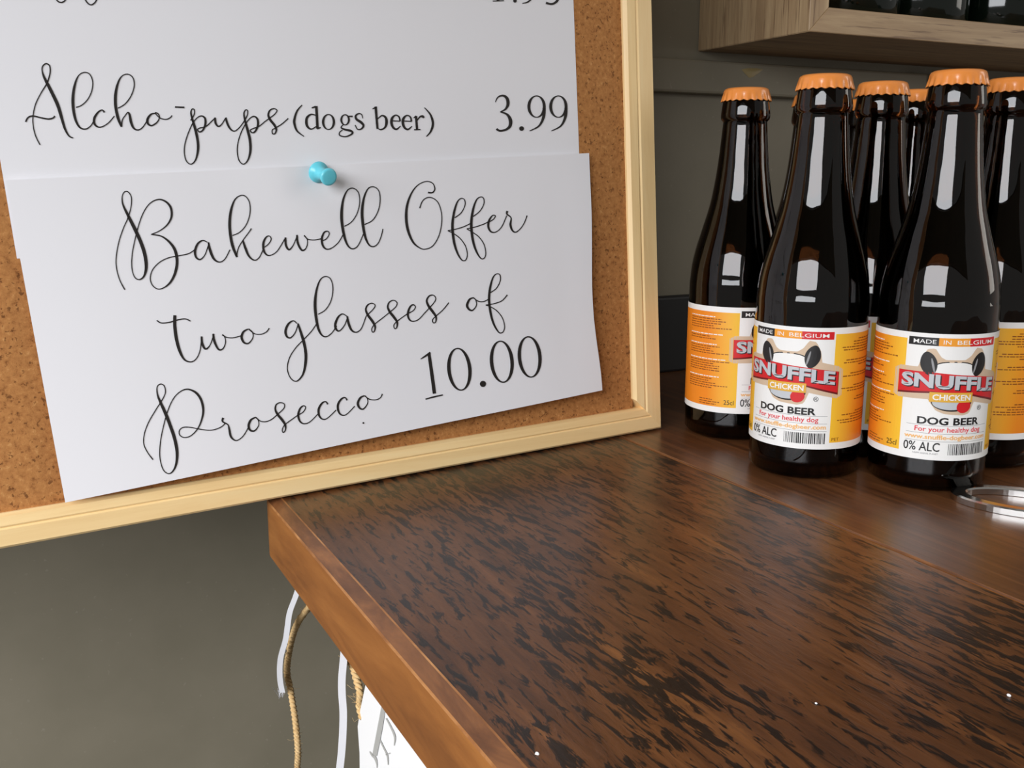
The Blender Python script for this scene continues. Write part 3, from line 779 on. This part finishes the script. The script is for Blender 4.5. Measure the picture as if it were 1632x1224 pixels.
text(q, 'For your healthy dog', -.56, .58, .215, .268, M['lpink'], bold=.012)
text(q, 'www.snuffle-dogbeer.com', -.72, .72, .157, .205, M['lpale'], bold=.022)
text(q, '0% ALC', -.72, -.14, .070, .142, M['lblack'], bold=.008)
text(q, 'HAPPY ANIMAL PLANET', -.56, -.16, .045, .058, M['lgrey'])
text(q, '®', .47, .56, .40, .44, M['lblack'])
for v in (.276, .212, .150): strip(q, -.70, .74, v, v + .003, M['lgrey'], KL)
a = .0
while a < .70:
    wdt = rnd.choice((.008, .014, .022)); strip(q, a, a + wdt, .045, .135, M['lblack'], KL, 1); a += wdt + rnd.choice((.008, .013, .018))
parts['front_print'] = q.mesh('front_print', False)

BOT = 'orange capped dog beer bottles on the counter'
def bottle(pos, face_px, label, rotdeg):
    """rotdeg: how far the label's centre is turned to the right as seen from the camera"""
    o = empty('beer_bottle', (pos.x, pos.y, ZC + .0003)); tag(o, label, 'bottle', BOT)
    to = math.atan2(EYE.x - pos.x, -(EYE.y - pos.y))      # angle so that label centre faces the camera
    o.rotation_euler.z = to + R(rotdeg)
    link('glass_body', glass_me, o); link('beer', beer_me, o); link('crown_cap', cap_me, o)
    lb = link('label', parts['label'], o)
    for k, me in parts.items():
        if k == 'label': continue
        link(k.split('.')[0], me, lb)
    return o
def from_cap(x, y): return ground(x, y, ZC + .2048)
pB = ground(1278, 742); pF = ground(1472, 760)
pA = from_cap(1190, 141.5); pD = EYE + (from_cap(1408, 130) - EYE) * 1.012; pH = from_cap(1617, 126); pE = EYE + (from_cap(1462, 143) - EYE) * 1.01
pC = EYE + (from_cap(1301, 148) - EYE) * 1.02; pG = EYE + (from_cap(1380, 158) - EYE) * 1.012
for nm, p in zip('ABCDEFGH', (pA, pB, pC, pD, pE, pF, pG, pH)): print('BOTTLE', nm, [round(c, 4) for c in p], 'wall gap', round((WALLP - p).dot(G), 4))
bottle(pB, None, 'left one of the two foremost dog beer bottles, its label turned slightly left', -20)
bottle(pF, None, 'foremost dog beer bottle beside the steel ring, label turned slightly right', 20)
bottle(pA, None, 'dog beer bottle standing closest to the notice board, orange text panel showing', 50)
bottle(pD, None, 'dog beer bottle half hidden between the two foremost bottles', -40)
bottle(pH, None, 'dog beer bottle cut by the right picture edge, behind the foremost one', -46)
bottle(pE, None, 'dog beer bottle at the back, its cap showing just left of the foremost cap', -30)
bottle(pC, None, 'dog beer bottle at the back, hidden behind the bottle in front near the board', 10)
bottle(pG, None, 'rearmost dog beer bottle, a sliver of its cap showing between two necks', 0)

# ---------------------------------------------------------------- steel ring opener
op = ground(1632, 806); op.z = ZC
opener = empty('bottle_opener', (op.x, op.y, ZC)); tag(opener, 'polished steel ring bottle opener lying on the counter by the foremost bottle', 'bottle opener')
le = ground(1514, 790); opener.rotation_euler.z = math.atan2(op.y - le.y, op.x - le.x)
ra = (op - le).length; rb_ = .020
q = MB(); vs = []; fs = []; n = 64
for i in range(n):
    t = 2 * math.pi * i / n
    for (a, b, z) in ((ra, rb_, .0002), (ra, rb_, .0030), (ra - .0012, rb_ - .0012, .0036), (ra - .0066, rb_ - .0052, .0036), (ra - .0076, rb_ - .0062, .0030), (ra - .0076, rb_ - .0062, .0002)):
        vs.append((a * math.cos(t), b * math.sin(t), z))
for i in range(n):
    j = (i + 1) % n
    for k in range(6): fs.append((i * 6 + k, i * 6 + (k + 1) % 6, j * 6 + (k + 1) % 6, j * 6 + k))
q.add(vs, fs, M['steel'], False); q.build('ring', opener)
q = MB(); q.tube([(ra - .003, 0, .0035), (ra + .012, 0, .0045), (ra + .02, 0, .006)], [.0032, .0032, .004], M['steel'], 10); q.build('shank', opener)
q = MB(); q.tube(spline([(ra + .018, 0, .0075), (ra + .022, 0, .0085), (ra + .045, 0, .0092), (ra + .075, 0, .009), (ra + .085, 0, .008)], 4), [.004] + [.0075] * 15 + [.005], M['lightwood'], 16); q.build('handle', opener)

# ---------------------------------------------------------------- strings and card hanging under the counter edge
FP = E0 + w_loc * .006
def hang(x, y, inset=.0): return hit(x, y, FP + w_loc * inset, w_loc)
def ribbon3(name, pts, wpx, m, inset, label):
    q = MB(); P = spline(pts, 6); vs = []
    for (x, y) in P:
        for k in (-1, 1): vs.append(hang(x + k * wpx / 2, y, inset + .0006 * math.sin(y * .03)))
    q.add(vs, [(2 * i, 2 * i + 1, 2 * i + 3, 2 * i + 2) for i in range(len(P) - 1)], m, True)
    o = q.build(name); tag(o, label, 'ribbon'); return o
rb1 = ribbon3('ribbon', [(484, 905), (473, 945), (462, 975), (458, 1000), (455, 1020), (447, 1050), (446, 1080), (450, 1104)], 9, M['ribbon'], -.003, 'short white ribbon with a frayed end hanging under the counter edge')
q = MB(); rr = random.Random(2)
for k in range(9):
    x0 = 446 + k; q.tube([hang(x0, 1102), hang(x0 - 3 + rr.uniform(-4, 3), 1108 + rr.uniform(-6, 4)), hang(x0 - 6 + rr.uniform(-6, 5), 1110 + rr.uniform(-16, 4))], .00012, M['ribbon'], 4)
q.build('frayed_end', rb1)
ribbon3('ribbon', [(552, 1000), (548, 1045), (545, 1080), (545, 1105), (547, 1140), (545, 1190), (540, 1240), (536, 1290)], 12, M['ribbon'], -.001, 'long white ribbon hanging between the twine and the white card')
def twine(name, pts, rad, inset, label):
    c = [hang(x, y, inset) for x, y in pts]; c = [Vector(p) for p in spline([tuple(p) for p in c], 14)]
    q = MB(); s = 0; strands = [[], [], []]
    for i, p in enumerate(c):
        t = (c[min(i + 1, len(c) - 1)] - c[max(i - 1, 0)]).normalized(); a = t.cross(w_loc).normalized(); b = a.cross(t)
        if i: s += (p - c[i - 1]).length
        for k in range(3):
            an = s * 900 + k * 2.094; strands[k].append(p + a * rad * .55 * math.cos(an) + b * rad * .55 * math.sin(an))
    for st in strands: q.tube(st, rad * .62, M['twine'], 6)
    o = q.build(name); tag(o, label, 'twine')
    q = MB(); r2 = random.Random(len(pts))
    for k in range(46):
        p = r2.choice(c); d1 = Vector((r2.uniform(-1, 1), r2.uniform(-.3, .3), r2.uniform(-1, 1))) * .0035
        d2 = d1 + Vector((r2.uniform(-1, 1), 0, r2.uniform(-1, 1))) * .0025
        q.tube([p, p + d1, p + d2], .00006, M['twine'], 3)
    f = q.build('stray_fibres', o); f['kind'] = 'stuff'
twine('jute_twine', [(510, 945), (492, 968), (476, 990), (466, 1015), (459, 1050), (458, 1075), (465, 1110), (472, 1160), (475, 1200), (473, 1235), (472, 1300)], .0017, .004, 'jute twine hanging beside the short white ribbon under the counter edge')
twine('jute_twine', [(552, 1040), (562, 1062), (569, 1085), (574, 1105), (573, 1125), (578, 1145)], .0015, .003, 'short piece of jute twine tucked behind the white card')
card_px = [(600, 1050), (585, 1080), (574, 1132), (570, 1158), (573, 1200), (574, 1290), (700, 1330), (720, 1240), (660, 1120)]
q = MB(); vs = [hang(x, y, .0022) for x, y in card_px] + [hang(x, y, .0022) + w_loc * .0006 for x, y in card_px]; n = len(card_px)
q.add(vs, [tuple(range(n)), tuple(range(2 * n - 1, n - 1, -1))] + [(i, (i + 1) % n, n + (i + 1) % n, n + i) for i in range(n)], M['card'])
card = q.build('bunting_card'); tag(card, 'white bunting card with grey printed letter hanging under the counter edge', 'card')
q = MB()
for st in ([(722,860,26),(705,960,30),(688,1050,30),(668,1150,28)], [(638,1125,5),(655,1148,14),(672,1165,16),(682,1200,8),(682,1224,4)], [(738,925,8),(765,975,10),(790,1035,12),(786,1090,4)], [(700,1055,9),(722,1100,9),(745,1150,10),(750,1205,5)], [(735,1145,7),(763,1134,5)]):
    w = 6; pts = spline(st, 5); vs = []
    for i, (x, y, w) in enumerate(pts):
        a_ = pts[max(0, i - 1)]; b_ = pts[min(len(pts) - 1, i + 1)]; dx, dy = b_[0] - a_[0], b_[1] - a_[1]; l = math.hypot(dx, dy) or 1
        for k in (-1, 1): vs.append(hang(420 + (x - dy / l * w / 2 * k) / 3.779, 900 + (y + dx / l * w / 2 * k) / 3.779, .0019))
    q.add(vs, [(2 * i, 2 * i + 1, 2 * i + 3, 2 * i + 2) for i in range(len(pts) - 1)], M['card_grey'])
link('printed_letter', q.mesh('printed_letter', False), card)

# crumbs on the counter and an old glue stain on the rail
for (x, y, r_, lb) in ((1607, 1110, .0006, 'small white crumb on the counter near the right picture edge'), (855, 1203, .0006, 'small pale crumb on the counter near the bottom picture edge'), (1300, 1122, .0004, 'tiny pale crumb on the middle of the front counter plank')):
    p = ground(x, y); bm = bmesh.new(); bmesh.ops.create_icosphere(bm, subdivisions=2, radius=r_)
    for v in bm.verts: v.co *= 1 + .35 * math.sin(v.co.x * 4000 + v.co.y * 2500); v.co.z *= .6
    me = bpy.data.meshes.new('crumb'); bm.to_mesh(me); bm.free(); me.materials.append(M['card'])
    o = link('crumb', me); o.location = (p.x, p.y, ZC + r_ * .55); tag(o, lb, 'crumb', 'crumbs on the counter')
q = MB(); gp = [(1166, 113), (1176, 111), (1190, 111), (1200, 113), (1193, 119), (1184, 125), (1178, 126), (1172, 120)]
vs = [wall_pt(x, y) - G * .0122 for x, y in gp]; c_ = sum(vs, Vector()) / len(vs) - G * .0010
q.add(vs + [c_], [(i, (i + 1) % len(gp), len(gp)) for i in range(len(gp))], M['glue'], True)
st = q.build('glue_stain'); tag(st, 'dried yellowish glue drip on the grey rail under the shelf', 'stain')
print('INFO plank width', pw, 'thick', THICK, 'frame', FWU, FWV, 'shelf dep', dep, 'strip', zstrip, 'rail', zt, zb)
